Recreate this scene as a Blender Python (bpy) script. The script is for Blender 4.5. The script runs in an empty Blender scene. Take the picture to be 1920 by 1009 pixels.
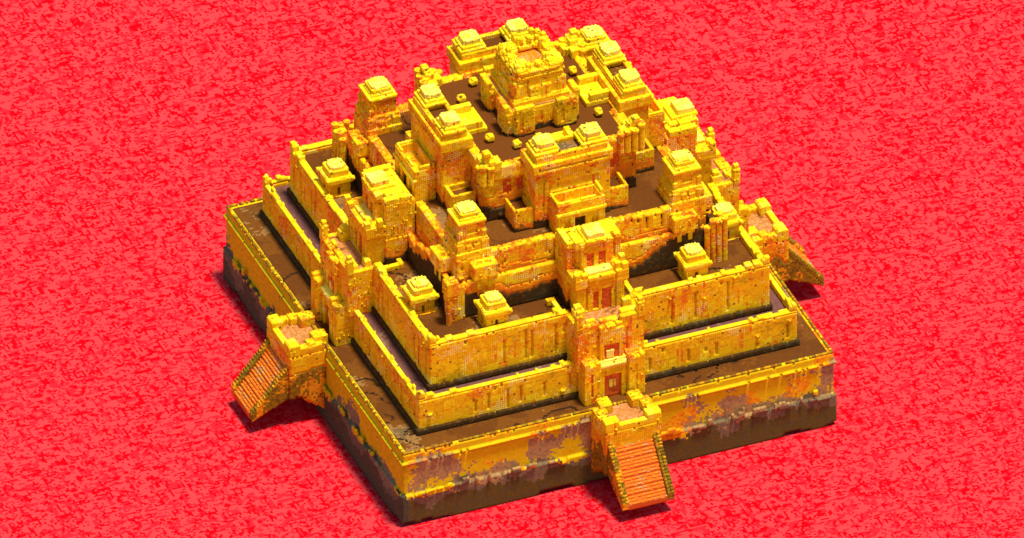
import bpy, math, random
import numpy as np
C = bpy.context.scene.collection
R = math.radians
random.seed(5)

# ------------------------------------------------------------------ materials
def lin(c):
    return tuple(((v/255)/12.92 if v/255 <= .04045 else ((v/255+.055)/1.055)**2.4) for v in c) + (1,)

class NT:
    def __init__(s, name, rough=.85):
        s.m = bpy.data.materials.new(name); s.m.use_nodes = True
        s.n = s.m.node_tree.nodes; s.l = s.m.node_tree.links
        s.b = s.n['Principled BSDF']; s.b.inputs['Roughness'].default_value = rough
        s.b.inputs['Specular IOR Level'].default_value = .15
        g = s.n.new('ShaderNodeNewGeometry')
        s.P = g.outputs['Position']; s.N = g.outputs['True Normal']
        # voxel cell under the surface
        sc = s.vm('SCALE', s.N, scale=.2)
        q = s.vm('SUBTRACT', s.P, sc)
        s.Q = q
        s.cell = s.vm('FLOOR', q)
        s.half = s.vm('FLOOR', s.vm('SCALE', q, scale=2.0))
    def put(s, sock, v):
        if isinstance(v, (int, float)): sock.default_value = v
        elif isinstance(v, tuple): sock.default_value = v
        else: s.l.new(v, sock)
    def vm(s, op, a, b=None, scale=None):
        n = s.n.new('ShaderNodeVectorMath'); n.operation = op
        s.put(n.inputs[0], a)
        if b is not None: s.put(n.inputs[1], b)
        if scale is not None: n.inputs['Scale'].default_value = scale
        return n.outputs['Vector']
    def ma(s, op, a, b=0.0, c=None):
        n = s.n.new('ShaderNodeMath'); n.operation = op
        s.put(n.inputs[0], a); s.put(n.inputs[1], b)
        if c is not None: s.put(n.inputs[2], c)
        return n.outputs[0]
    def white(s, v, seed=0.0):
        n = s.n.new('ShaderNodeTexWhiteNoise'); n.noise_dimensions = '4D'
        s.put(n.inputs['Vector'], v); n.inputs['W'].default_value = seed
        return n.outputs['Value']
    def noise(s, v, scale, off=0.0, detail=2.0, stretch=(1, 1, 1)):
        w = s.vm('ADD', s.vm('MULTIPLY', v, tuple(stretch)), (off, off*1.7, off*.6))
        n = s.n.new('ShaderNodeTexNoise'); s.put(n.inputs['Vector'], w)
        n.inputs['Scale'].default_value = scale; n.inputs['Detail'].default_value = detail
        return n.outputs['Fac']
    def ramp(s, fac, cols):            # cols: [(weight, rgb)]
        n = s.n.new('ShaderNodeValToRGB'); r = n.color_ramp; r.interpolation = 'CONSTANT'
        tot = sum(w for w, _ in cols); p = 0
        for i, (w, c) in enumerate(cols):
            e = r.elements[0] if i == 0 else (r.elements[1] if i == 1 else r.elements.new(p))
            e.position = p; e.color = c if len(c) == 4 else tuple(c) + (1,)
            p += w/tot
        if len(cols) == 1: r.elements[1].color = r.elements[0].color
        s.put(n.inputs['Fac'], fac)
        return n.outputs['Color']
    def mix(s, f, a, b):
        n = s.n.new('ShaderNodeMix'); n.data_type = 'RGBA'
        s.put(n.inputs[0], f); s.put(n.inputs[6], a); s.put(n.inputs[7], b)
        return n.outputs[2]
    def gt(s, a, t): return s.ma('GREATER_THAN', a, t)
    def sep(s, v):
        n = s.n.new('ShaderNodeSeparateXYZ'); s.put(n.inputs[0], v); return n.outputs
    def out(s, col):
        s.l.new(col, s.b.inputs['Base Color']); return s.m

GOLD = [(3.0, (.90, .50, .001)), (2.0, (.92, .58, .001)), (1.5, (.86, .41, .001)), (1.0, (.95, .72, .010)), (.6, (.76, .38, .001)), (.35, (.88, .27, .003)), (.10, (.45, .19, .003))]
ORNG = [(2.4, (.88, .27, .004)), (1.5, (.84, .17, .008)), (1.4, (.88, .36, .002)), (.3, (.68, .12, .010)), (.5, (.92, .50, .002))]
OLIVE = [(2, (.68, .42, .001)), (1.2, (.58, .34, .002)), (1, (.78, .48, .001)), (.25, (.40, .26, .004))]
def dots(t):
    """pale dots of carved lattice work, one per block, on upright faces"""
    x, y, z = t.sep(t.P)
    nz = t.ma('ABSOLUTE', t.sep(t.N)[2])
    u = t.ma('ABSOLUTE', t.ma('SUBTRACT', t.ma('FRACT', t.ma('ADD', t.ma('ADD', x, y), 1000.0)), .5))
    v = t.ma('ABSOLUTE', t.ma('SUBTRACT', t.ma('FRACT', t.ma('ADD', z, 1000.0)), .5))
    d = t.ma('MULTIPLY', t.ma('LESS_THAN', u, .27), t.ma('LESS_THAN', v, .27))
    return t.ma('MULTIPLY', d, t.ma('LESS_THAN', nz, .5))

def gold(name, cols=GOLD, orange=.53, dot=.60, olive=.66, lift=1.0):
    t = NT(name)
    w = t.white(t.cell, 1.3)
    base = t.ramp(w, cols)
    # bigger dressed slabs, each of one tone
    slabc = t.vm('FLOOR', t.vm('MULTIPLY', t.Q, (.21, .21, .29)))
    slab = t.white(slabc, 9.0)
    base = t.mix(t.ma('MULTIPLY', t.gt(slab, .45), t.gt(w, .42)), base, t.ramp(t.white(slabc, 4.), [(1, c) for _, c in cols[:4]]))
    jit = t.ma('MULTIPLY', t.ma('SUBTRACT', w, .5), .10)
    n1 = t.ma('ADD', t.noise(t.cell, .075, 3.0, 3.0, (1, 1, .7)), jit)
    base = t.mix(t.gt(n1, orange), base, t.ramp(t.white(t.cell, 2.2), ORNG))
    n2 = t.ma('ADD', t.noise(t.cell, .07, 40.0, 3.0), jit)
    base = t.mix(t.gt(n2, olive), base, t.ramp(t.white(t.cell, 7.2), OLIVE))
    # narrow upright strips of orange brick
    x, y, z = t.sep(t.cell)
    strip = t.white(t.vm('FLOOR', t.vm('MULTIPLY', t.cell, (1., 1., .12))), 15.)
    base = t.mix(t.ma('MULTIPLY', t.gt(strip, .965), t.ma('LESS_THAN', t.ma('ABSOLUTE', t.sep(t.N)[2]), .5)), base, t.ramp(t.white(t.cell, 16.), ORNG))
    # lattice work: full in the heart of a patch, scattered round it
    nb = t.noise(t.cell, .10, 77.0, 2.0)
    keep = t.ma('MAXIMUM', t.gt(nb, dot + .035), t.ma('MULTIPLY', t.gt(nb, dot-.09), t.gt(t.white(t.cell, 5.5), .84)))
    base = t.mix(t.ma('MULTIPLY', keep, dots(t)), base, (.98, .80, .24, 1))
    base = t.mix(t.gt(t.white(t.cell, 12.0),   .992), base, (.26, .11, .01, 1))
    # thin mortar joints round some of the blocks
    px, py, pz = t.sep(t.P)
    fu = t.ma('FRACT', t.ma('ADD', t.ma('ADD', px, py), 1000.)); fv = t.ma('FRACT', t.ma('ADD', pz, 1000.))
    jt = t.ma('MAXIMUM', t.ma('LESS_THAN', fu, .16), t.ma('LESS_THAN', fv, .2))
    jt = t.ma('MULTIPLY', jt, t.ma('LESS_THAN', t.ma('ABSOLUTE', t.sep(t.N)[2]), .5))
    base = t.mix(t.ma('MULTIPLY', jt, t.ma('MULTIPLY', t.white(slabc, 33.), .70)), base, (.44, .16, .002, 1))
    # worn joints every few courses
    jn = t.ma('MULTIPLY', t.ma('LESS_THAN', t.ma('MODULO', t.ma('ADD', z, 400.), 5.), .5), t.gt(t.white(slabc, 21.), .6))
    base = t.mix(t.ma('MULTIPLY', jn, .30), base, (.45, .22, .002, 1))
    return t.out(base)

M = {}
M['gold'] = gold('golden_blocks', orange=.605, dot=.62)
M['gold_inner'] = gold('golden_blocks_inner', orange=.555, dot=.59)
M['pale'] = gold('pale_gold_blocks', [(3, (.93, .64, .002)), (2, (.95, .70, .006)), (1.2, (.95, .74, .04)), (1, (.90, .56, .002))], orange=.78, dot=.75, olive=.9)
M['lid'] = gold('pale_sandstone_blocks', [(3, (.92, .74, .07)), (2, (.94, .78, .13)), (1.2, (.92, .66, .02))], orange=.85, dot=.85, olive=.95)

def simple(name, cols, patch=None, sc=.08, th=.55, rough=.9, cell='cell', jit=.15, side=None):
    t = NT(name, rough)
    c = getattr(t, cell)
    w = t.white(c, 3.3)
    base = t.ramp(w, cols)
    if patch:
        n = t.ma('ADD', t.noise(c, sc, 11.0, 3.0), t.ma('MULTIPLY', t.ma('SUBTRACT', w, .5), jit))
        for (thh, pc) in patch:
            base = t.mix(t.gt(n, thh), base, t.ramp(t.white(c, 6.1), pc))
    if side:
        base = t.mix(t.ma('LESS_THAN', t.ma('ABSOLUTE', t.sep(t.N)[2]), .5), base, side + (1,))  # upright faces darker: step shade put into the colour
    return t.out(base)

M['door'] = simple('red_door_blocks', [(3, (.70, .10, .012)), (1.5, (.80, .15, .012)), (1, (.55, .07, .01))])
M['orange_shade'] = gold('orange_shade_blocks', [(2.4, (.88, .25, .003)), (1.8, (.82, .16, .006)), (1.4, (.88, .34, .002)), (.6, (.90, .46, .002))], orange=.9, dot=.66, olive=.8)  # orange tone of shaded gold, painted low on the inner walls
M['dark'] = simple('dark_stone_and_shade_blocks', [(3, (.062, .028, .004)), (2, (.08, .034, .004)), (1, (.045, .022, .004)), (.5, (.11, .05, .006))],
                   [(.60, [(2, (.055, .038, .010)), (1, (.10, .06, .014))])])  # real dark stone, and the shade painted at inner wall feet
M['floor'] = simple('brown_paving', [(6, (.112, .034, .002)), (1, (.10, .030, .002)), (1, (.125, .040, .002))],
                    [(.49, [(4, (.150, .050, .003)), (1, (.13, .042, .003))]), (.58, [(4, (.25, .125, .030)), (1, (.20, .09, .02))]), (.64, [(3, (.14, .085, .03)), (1, (.27, .16, .06))])],
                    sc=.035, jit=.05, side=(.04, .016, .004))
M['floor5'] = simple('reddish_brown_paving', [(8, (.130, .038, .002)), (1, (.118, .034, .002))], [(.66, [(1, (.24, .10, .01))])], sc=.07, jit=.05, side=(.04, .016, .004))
M['purple'] = simple('mauve_paving', [(5, (.150, .062, .046)), (1, (.175, .074, .055)), (1, (.125, .05, .04))], [(.66, [(2, (.20, .10, .06)), (1, (.25, .15, .09))])], sc=.06)
M['tan'] = simple('tan_paving', [(3, (.48, .20, .05)), (2, (.42, .16, .03)), (1, (.56, .27, .09))], [(.62, [(1, (.22, .08, .015)), (1, (.34, .13, .02))])], sc=.12)
M['rim'] = simple('mossy_rim_blocks', [(2, (.36, .18, .003)), (1.5, (.52, .28, .002)), (2, (.24, .10, .005)), (1, (.18, .15, .008)), (.8, (.80, .52, .004)), (.4, (.26, .30, .01))])
M['stair'] = simple('orange_stair_blocks', [(4, (.76, .18, .008)), (2, (.80, .22, .010)), (1, (.70, .15, .008))], [(.57, [(1, (.40, .27, .10)), (1, (.74, .26, .02))])], sc=.13, side=(.60, .10, .008))
M['moss'] = simple('mossy_stair_blocks', [(2, (.24, .13, .004)), (2, (.28, .17, .003)), (1.2, (.17, .09, .005)), (.5, (.40, .15, .006))],
                   [(.56, [(2, (.75, .33, .003)), (1, (.68, .19, .008))])], sc=.09)

def basewall():
    t = NT('weathered_terrace_blocks')
    w = t.white(t.cell, 1.9); x, y, z = t.sep(t.cell)
    top = t.ramp(w, [(3, (.84, .36, .002)), (2, (.88, .47, .002)), (2., (.82, .24, .004)), (.6, (.66, .32, .002)), (.5, (.70, .17, .010)), (.25, (.9, .6, .03))])
    mv = t.ramp(t.white(t.cell, 5.2), [(2, (.42, .25, .085)), (2, (.36, .21, .07)), (1, (.48, .26, .065)), (.6, (.28, .17, .06))])
    low = t.ramp(t.white(t.cell, 8.2), [(3, (.115, .078, .012)), (2, (.10, .074, .016)), (1.2, (.135, .085, .012)), (.6, (.10, .08, .035))])
    pur = t.ramp(t.white(t.cell, 8.9), [(3, (.20, .135, .06)), (2, (.17, .12, .055)), (1, (.25, .15, .05))])
    leftw = t.ma('LESS_THAN', x, -98.5)  # left wall toned greyer and duller: its shaded side put into the colour
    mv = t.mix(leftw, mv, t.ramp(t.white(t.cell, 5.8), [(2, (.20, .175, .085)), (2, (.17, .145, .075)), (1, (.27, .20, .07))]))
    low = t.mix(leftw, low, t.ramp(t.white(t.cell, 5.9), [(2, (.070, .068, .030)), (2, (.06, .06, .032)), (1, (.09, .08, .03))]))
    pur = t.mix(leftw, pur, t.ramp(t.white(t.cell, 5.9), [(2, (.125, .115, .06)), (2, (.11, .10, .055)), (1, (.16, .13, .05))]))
    j = t.ma('MULTIPLY', t.ma('SUBTRACT', w, .5), .07)
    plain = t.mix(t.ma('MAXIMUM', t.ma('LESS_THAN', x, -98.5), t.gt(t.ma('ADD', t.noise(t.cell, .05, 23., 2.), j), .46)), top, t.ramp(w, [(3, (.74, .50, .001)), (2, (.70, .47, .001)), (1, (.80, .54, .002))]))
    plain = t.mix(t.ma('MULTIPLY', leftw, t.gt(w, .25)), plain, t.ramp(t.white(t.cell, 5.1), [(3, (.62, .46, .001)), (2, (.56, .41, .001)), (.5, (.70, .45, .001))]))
    # mauve stains in big ragged patches
    n = t.ma('ADD', t.noise(t.cell, .058, 5., 3., (1, 1, 1.2)), j)
    edge = t.ma('ADD', z, t.ma('MULTIPLY', t.ma('SUBTRACT', n, .5), 105.0))
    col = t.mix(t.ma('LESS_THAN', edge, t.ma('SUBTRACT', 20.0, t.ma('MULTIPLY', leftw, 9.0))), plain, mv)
    edge2 = t.ma('ADD', z, t.ma('MULTIPLY', t.ma('SUBTRACT', t.ma('ADD', t.noise(t.cell, .07, 61., 3.), j), .5), 30.0))
    col = t.mix(t.ma('LESS_THAN', edge2, 14.5), col, pur)
    edge3 = t.ma('ADD', z, t.ma('MULTIPLY', t.ma('SUBTRACT', t.ma('ADD', t.noise(t.cell, .06, 91., 3.), j), .5), 34.0))
    col = t.mix(t.ma('LESS_THAN', edge3, 10.5), col, low)
    return t.out(col)
M['basewall'] = basewall()

def ground_mat():
    t = NT('red_ground', 1.0); t.b.inputs['Specular IOR Level'].default_value = 0
    c = t.vm('FLOOR', t.vm('SCALE', t.P, scale=1/.98))
    j = t.ma('MULTIPLY', t.ma('SUBTRACT', t.white(c, 1.), .5), .16)
    a = t.ma('ADD', t.noise(c, .56, 10., 1., (.34, 1, 1)), j)
    b = t.ma('ADD', t.noise(c, .56, 50., 1., (1, .34, 1)), j)
    m = t.ma('MAXIMUM', a, b)
    m2 = t.ma('MAXIMUM', t.noise(c, .42, 80., 2., (.4, 1, 1)), t.noise(c, .42, 120., 2., (1, .4, 1)))
    col = t.mix(t.gt(t.ma('ADD', m2, t.ma('MULTIPLY', j, .6)), .565), (.55, .042, .046, 1), (.55, .014, .024, 1))
    col = t.mix(t.gt(m, .618), col, (.53, .0015, .006, 1))
    return t.out(col)
M['ground'] = ground_mat()

# ------------------------------------------------------------------ voxel meshes
def fbm(nx, ny, cell, seed):
    r = np.random.default_rng(seed); out = np.zeros((nx, ny)); amp = 1; tot = 0
    for o in range(3):
        c = max(2, cell/(2**o)); gx, gy = int(nx/c)+3, int(ny/c)+3
        g = r.random((gx, gy))
        X = np.arange(nx)/c; Y = np.arange(ny)/c
        xi = X.astype(int); yi = Y.astype(int); fx = (X-xi)[:, None]; fy = (Y-yi)[None, :]
        fx = fx*fx*(3-2*fx); fy = fy*fy*(3-2*fy)
        v = (g[xi][:, yi]*(1-fx)*(1-fy)+g[xi+1][:, yi]*fx*(1-fy)+g[xi][:, yi+1]*(1-fx)*fy+g[xi+1][:, yi+1]*fx*fy)
        out += amp*v; tot += amp; amp *= .5
    return out/tot

class Vox:
    def __init__(s, lo, hi, res=1):
        s.res = res; s.lo = np.array(lo, float)
        s.a = np.zeros([int(round((h-l)*res)) for l, h in zip(lo, hi)], bool)
    def ix(s, b):
        r = []
        for k in range(3):
            for v in (b[2*k], b[2*k+1]):
                r.append(int(np.clip(round((v-s.lo[k])*s.res), 0, s.a.shape[k])))
        return r
    def box(s, *b, val=True):
        i = s.ix(b); s.a[i[0]:i[1], i[2]:i[3], i[4]:i[5]] = val; return s
    def cut(s, *b): return s.box(*b, val=False)
    def wear(s, p, seed=1, up=0.0):
        """chip blocks off exposed top edges, leave odd blocks standing"""
        r = np.random.default_rng(seed)
        a = np.pad(s.a, 1)
        core = a[1:-1, 1:-1, 1:-1]; above = a[1:-1, 1:-1, 2:]
        nb = a[2:, 1:-1, 1:-1] & a[:-2, 1:-1, 1:-1] & a[1:-1, 2:, 1:-1] & a[1:-1, :-2, 1:-1]
        edge = core & ~above & ~nb
        s.a &= ~(edge & (r.random(s.a.shape) < p))
        if up:
            a = np.pad(s.a, 1); topc = s.a & ~a[1:-1, 1:-1, 2:]
            add = np.zeros_like(s.a); add[:, :, 1:] = topc[:, :, :-1]
            s.a |= add & (r.random(s.a.shape) < up)
        return s
    def pit(s, p, q, seed=1):
        """single blocks missing from, or standing out of, the upright faces"""
        r = np.random.default_rng(seed)
        a = np.pad(s.a, 1); c = a[1:-1, 1:-1, 1:-1]
        side = ~(a[2:, 1:-1, 1:-1] & a[:-2, 1:-1, 1:-1] & a[1:-1, 2:, 1:-1] & a[1:-1, :-2, 1:-1])
        out = ~c & (a[2:, 1:-1, 1:-1] | a[:-2, 1:-1, 1:-1] | a[1:-1, 2:, 1:-1] | a[1:-1, :-2, 1:-1])
        low = np.zeros_like(c); low[:, :, 1:-3] = True
        hit = (r.random(c.shape) < p); hit |= np.roll(hit, 1, 2)
        add = (r.random(c.shape) < q); add |= np.roll(add, 1, 0)
        s.a &= ~(c & side & hit & low)
        s.a |= out & add & low
        return s
    def main_piece(s):
        g = np.zeros_like(s.a); p = np.argwhere(s.a); g[tuple(p[len(p)//2])] = True
        while True:
            q = np.pad(g, 1)
            n = (q[2:, 1:-1, 1:-1] | q[:-2, 1:-1, 1:-1] | q[1:-1, 2:, 1:-1] | q[1:-1, :-2, 1:-1] | q[1:-1, 1:-1, 2:] | q[1:-1, 1:-1, :-2] | g) & s.a
            if n.sum() == g.sum(): break
            g = n
        if g.sum() > s.a.sum()*.6: s.a = g
        return s
    def mesh(s, name):
        a = np.pad(s.a, 1); core = a[1:-1, 1:-1, 1:-1]
        Q = []
        offs = [((1, 0, 0), [(1, 0, 0), (1, 1, 0), (1, 1, 1), (1, 0, 1)]), ((-1, 0, 0), [(0, 0, 0), (0, 0, 1), (0, 1, 1), (0, 1, 0)]),
                ((0, 1, 0), [(0, 1, 0), (0, 1, 1), (1, 1, 1), (1, 1, 0)]), ((0, -1, 0), [(0, 0, 0), (1, 0, 0), (1, 0, 1), (0, 0, 1)]),
                ((0, 0, 1), [(0, 0, 1), (1, 0, 1), (1, 1, 1), (0, 1, 1)]), ((0, 0, -1), [(0, 0, 0), (0, 1, 0), (1, 1, 0), (1, 0, 0)])]
        n = a.shape
        for (dx, dy, dz), cs in offs:
            nb = a[1+dx:n[0]-1+dx, 1+dy:n[1]-1+dy, 1+dz:n[2]-1+dz]
            p = np.argwhere(core & ~nb)
            Q.append((p[:, None, :] + np.array(cs)[None]).reshape(-1, 3))
        v = np.concatenate(Q)
        # weld
        key = (v[:, 0].astype(np.int64)*4096+v[:, 1])*4096+v[:, 2]
        u, first, inv = np.unique(key, return_index=True, return_inverse=True)
        co = (v[first]/s.res+s.lo).astype(np.float32)
        nf = len(v)//4
        me = bpy.data.meshes.new(name)
        me.vertices.add(len(co)); me.vertices.foreach_set('co', co.ravel())
        me.loops.add(len(v)); me.loops.foreach_set('vertex_index', inv.ravel().astype(np.int32))
        me.polygons.add(nf); me.polygons.foreach_set('loop_start', np.arange(0, nf*4, 4, dtype=np.int32))
        me.polygons.foreach_set('loop_total', np.full(nf, 4, np.int32))
        me.update(calc_edges=True); me.validate()
        return me

def split(v, f):
    """move the blocks of v below the ragged line f(index along) into a new Vox"""
    w = Vox((0, 0, 0), (1, 1, 1), v.res); w.lo = v.lo.copy(); w.a = v.a & f; v.a &= ~f; return w

def boxes(bs, res=2, wear=0.0, seed=1, cuts=(), up=0.0, pad=1):
    b = np.array(bs, float)
    lo = (b[:, 0].min()-pad, b[:, 2].min()-pad, b[:, 4].min()); hi = (b[:, 1].max()+pad, b[:, 3].max()+pad, b[:, 5].max()+pad)
    v = Vox(lo, hi, res)
    for q in bs: v.box(*q)
    for q in cuts: v.cut(*q)
    if wear or up: v.wear(wear*1.3, seed, up)
    if wear and len(bs) > 1: v.pit(.005, .006, seed)
    return v
def mir(*bs):
    return [q for b in bs for q in (b, (-b[1], -b[0]) + tuple(b[2:]))]

# ------------------------------------------------------------------ object helpers
def jit():
    return tuple(random.uniform(-.024, .024) for _ in range(3))
def thing(name, label, cat, group=None, loc=(0, 0, 0), rotz=0):
    o = bpy.data.objects.new(name, None); C.objects.link(o); o.empty_display_size = 2
    j = jit(); o.location = (loc[0]+j[0], loc[1]+j[1], loc[2]+j[2]); o.rotation_euler = (0, 0, rotz)
    o['label'] = label; o['category'] = cat
    if group: o['group'] = group
    if 'wall' in name or 'terrace' in name or 'column' in name or 'yard' in name or 'stair' in name: o['kind'] = 'thing'
    return o
def part(name, geo, mat, parent, label=None):
    me = geo.mesh(name) if isinstance(geo, Vox) else geo
    if not me.materials: me.materials.append(M[mat])
    o = bpy.data.objects.new(name, me); C.objects.link(o); o.parent = parent
    o.location = tuple(v*.35 for v in jit())
    if label: o['label'] = label
    return o
def copy(root, label, loc=None, rotz=None, skip=()):
    r = root.copy(); C.objects.link(r); r['label'] = label
    if loc is not None: r.location = tuple(a+b for a, b in zip(loc, jit()))
    if rotz is not None: r.rotation_euler = (0, 0, rotz)
    for ch in list(root.children):
        if ch.name.split('.')[0] in skip: continue
        c = ch.copy(); C.objects.link(c); c.parent = r
        for g in list(ch.children):
            d = g.copy(); C.objects.link(d); d.parent = c
    return r
ROT = [0, -math.pi/2, math.pi, math.pi/2]      # front, left, rear, right side
def rot(x, y, k):
    for _ in range(k): x, y = y, -x
    return x, y
def turned(root, labels, ks):
    for k in ks: copy(root, labels[k], (0, 0, 0), ROT[k])

# ------------------------------------------------------------------ ground
g = bpy.data.meshes.new('ground')
g.from_pydata([(-1500, -1500, 0), (1500, -1500, 0), (1500, 1500, 0), (-1500, 1500, 0)], [], [(0, 1, 2, 3)])
g.materials.append(M['ground'])
go = bpy.data.objects.new('ground', g); C.objects.link(go); go['kind'] = 'structure'

# ------------------------------------------------------------------ terraces
def ring(v, h, t, z0, z1):
    v.box(-h, h, -h, h, z0, z1); return v
def floor_ring(h, hin, z, seed, steps=.55, res=1):
    n = int(2*h); v = Vox((-h, -h, z-3), (h, h, z+1), 1)
    f = fbm(n, n, 26, seed)
    v.a[:, :, :3] = True
    v.a[:, :, 2] &= f < steps + .12
    # narrow gutters with a ragged line
    v.a[:, :, 2] |= f > steps + .14
    c = int(h-hin)
    v.a[c:n-c, c:n-c, :] = False
    return v

def hollow_ring_profile(levels, t=5):
    hm = max(l[0] for l in levels)+1
    v = Vox((-hm, -hm, min(l[1] for l in levels)), (hm, hm, max(l[2] for l in levels)), 1)
    for h, z0, z1 in levels: v.box(-h, h, -h, h, z0, z1)
    hi = min(l[0] for l in levels)-t
    v.cut(-hi, hi, -hi, hi, -999, 999)
    return v

t1 = thing('temple_terrace', 'weathered brown and gold bottom terrace, largest step of the temple, on the red ground', 'terrace', 'stepped terraces of the temple')
v = hollow_ring_profile([(101.0, 0, 16), (100, 16, 32)])
r = np.random.default_rng(3)
def face_bits(v, h, n, lo, hi, rr, wmax=2, seed=0, along=95, keep=None):
    """small blocks standing one deep out of the four faces at distance h"""
    for _ in range(n):
        k = rr.integers(4); s = rr.integers(-along, along); w = rr.integers(1, wmax+1)
        z0 = rr.integers(lo, hi); z1 = z0+rr.integers(1, 4)
        a = (s, s+w)
        if keep and not keep(s): continue
        if k == 0: v.box(a[0], a[1], -h-1, -h, z0, z1)
        elif k == 1: v.box(-h-1, -h, a[0], a[1], z0, z1)
        elif k == 2: v.box(a[0], a[1], h, h+1, z0, z1)
        else: v.box(h, h+1, a[0], a[1], z0, z1)
face_bits(v, 101, 130, 15, 17, r, 6)
face_bits(v, 101, 40, 14, 19, r, 2)
face_bits(v, 102, 26, 2, 9, r, 2)
und = fbm(v.a.shape[0], v.a.shape[1], 17, 77)
lift = np.clip((und-.55)*18, 0, 2)
v.a &= ~(np.arange(v.a.shape[2])[None, None, :] < lift[:, :, None].astype(int))
v.wear(.12, 5)
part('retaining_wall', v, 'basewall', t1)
v = Vox((-103, -103, 32), (103, 103, 38), 1)
v.box(-101, 101, -101, 101, 32, 33); v.box(-100, 100, -100, 100, 33, 38)
v.cut(-98, 98, -98, 98, 32, 37); v.cut(-99, 99, -99, 99, 37, 38)
rim = split(v, np.arange(v.a.shape[2])[None, None, :] < 0); rim.a[:, :, 5:] = v.a[:, :, 5:]; v.a[:, :, 5:] = False
v.wear(.10, 8); rim.wear(.08, 9); part('cornice', v, 'basewall', t1); part('rim_course', rim, 'rim', t1)
v = floor_ring(98.0, 84, 37, 21, .50)
part('floor', v, 'floor', t1)

t2 = thing('temple_terrace', 'narrow second terrace with smooth mauve paving between the low wall and the high wall', 'terrace', 'stepped terraces of the temple')
v = Vox((-87, -87, 49), (87, 87, 52), 1); v.box(-86, 86, -86, 86, 49, 52); v.cut(-76, 76, -76, 76, 49, 52)
part('floor', v, 'purple', t2)
t3 = thing('temple_terrace', 'broad third terrace of brown paving that carries the small square kiosks', 'terrace', 'stepped terraces of the temple')
part('floor', floor_ring(77.0, 58, 73, 33, .53), 'floor', t3)
t4 = thing('temple_terrace', 'fourth terrace of brown paving with grey patches around the corner towers', 'terrace', 'stepped terraces of the temple')
part('floor', floor_ring(57.0, 32, 100, 45, .54), 'floor', t4)
t5 = thing('temple_terrace', 'topmost terrace of plain reddish brown paving around the central sanctuary', 'terrace', 'stepped terraces of the temple')
v = Vox((-34, -34, 124), (34, 34, 127), 1); v.box(-34, 34, -34, 34, 124, 127)
part('floor', v, 'floor5', t5)

def shade_courses(v, parent, zd, zo, seed, cell=9, amp=1.0, wall='gold_inner'):
    """shade at the wall foot put into colour: ragged dark blocks, orange ones above, as parts of their own"""
    nx, ny, nz = v.a.shape; k = v.res
    f1 = fbm(nx, ny, cell*k, seed); rr = np.random.default_rng(seed)
    F = (f1-.5)*2*amp
    Z = np.arange(nz)[None, None, :]/k
    f = split(v, Z < (zd + F*zd + rr.integers(0, 2, (nx, ny))*.5)[:, :, None])
    o = split(v, Z < (zo + F*zo*.8 + rr.integers(0, 2, (nx, ny))*.9)[:, :, None])
    w = part('wall', v, wall, parent)
    if f.a.any(): part('foot_shade', f, 'dark', parent, 'ragged dark brown blocks painting the shade at the wall foot')
    if o.a.any(): part('orange_shade_course', o, 'orange_shade', parent, 'ragged orange blocks painting the lighter shade above the foot')
    return w

# ------------------------------------------------------------------ enclosure walls (one per corner, gate to gate)
CORN = ['at the nearest corner', 'at the left corner', 'at the far corner', 'at the right corner']
def corner_wall(h, g, z0, z1, t, seed, plinth, post, merl):
    """L-shaped wall round the corner (-h,-h)"""
    rr = np.random.default_rng(seed)
    v = Vox((-h-1, -h-1, z0), (-g+1, -g+1, z1+6), 1)
    v.box(-h, -g, -h, -h+t, z0, z1-1); v.box(-h, -h+t, -h, -g, z0, z1-1)
    # shallow upright panels cut into the outer faces
    s = -h+4
    while s < -g-3:
        w = int(rr.integers(2, 6))
        if rr.random() < .30:
            v.cut(s, s+1, -h, -h+1, z0+plinth+2, z1-4-int(rr.integers(0, 4)))
        if rr.random() < .30:
            v.cut(-h, -h+1, s, s+1, z0+plinth+2, z1-4-int(rr.integers(0, 4)))
        s += w+1
    # parapet blocks
    p = Vox((-h-1, -h-1, z1-1), (-g+1, -g+1, z1+5), 1); p.box(-h, -g, -h, -h+t, z1-1, z1); p.box(-h, -h+t, -h, -g, z1-1, z1)
    for ax in (0, 1):
        for s in range(int(-h+3), int(-g)):
            near = (s > -g-9) or (s < -h+9)
            if rr.random() < (.42 if near else .12)*merl:
                L = int(rr.integers(1, 4)); H = 1 if not near else int(rr.integers(1, 3))
                o = int(rr.integers(0, 2))
                b = (s, min(s+L, -g), -h+o, -h+t, z1, z1+H)
                if ax == 0: p.box(*b)
                else: p.box(b[2], b[3], b[0], b[1], b[4], b[5])
    v.wear(.10, seed); v.pit(.0025, .0012, seed)
    q = Vox((-h-2, -h-2, z0), (-g+1, -g+1, z0+plinth+1), 1)
    q.box(-h-1, -g, -h-1, -h, z0, z0+plinth); q.box(-h-1, -h, -h-1, -g, z0, z0+plinth); q.wear(.06, seed+1, .02)
    c = Vox((-h-2, -h-2, z1-3), (-h+5, -h+5, z1+post+2), 1)
    c.box(-h-.0, -h+3, -h, -h+3, z1, z1+post-1); c.box(-h, -h+2, -h, -h+2, z1, z1+post); c.wear(.1, seed)
    return v, p, q, c

grp = {2: 'low outer enclosure walls', 3: 'high inner enclosure walls'}
nm = {2: 'low outer enclosure wall of golden blocks with a corner post,', 3: 'high enclosure wall of golden blocks with a corner post,'}
for tier, (h, gq, z0, z1, t, pl, post, merl) in {2: (88, 14, 37, 55, 2, 3, 4, .9), 3: (79, 15, 52, 76, 3, 3, 4, 1)}.items():
    for k in range(4):
        w = thing('enclosure_wall', f'{nm[tier]} {CORN[k]}', 'wall', grp[tier], (0, 0, 0), ROT[k])
        a, p, q, c = corner_wall(h, gq, z0, z1, t, tier*10+k, pl, post, merl)
        part('wall', a, 'gold', w); part('coping', p, 'pale', w)
        part('plinth', q, 'dark', w, 'dark brown plinth course'); part('corner_post', c, 'pale', w)

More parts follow.
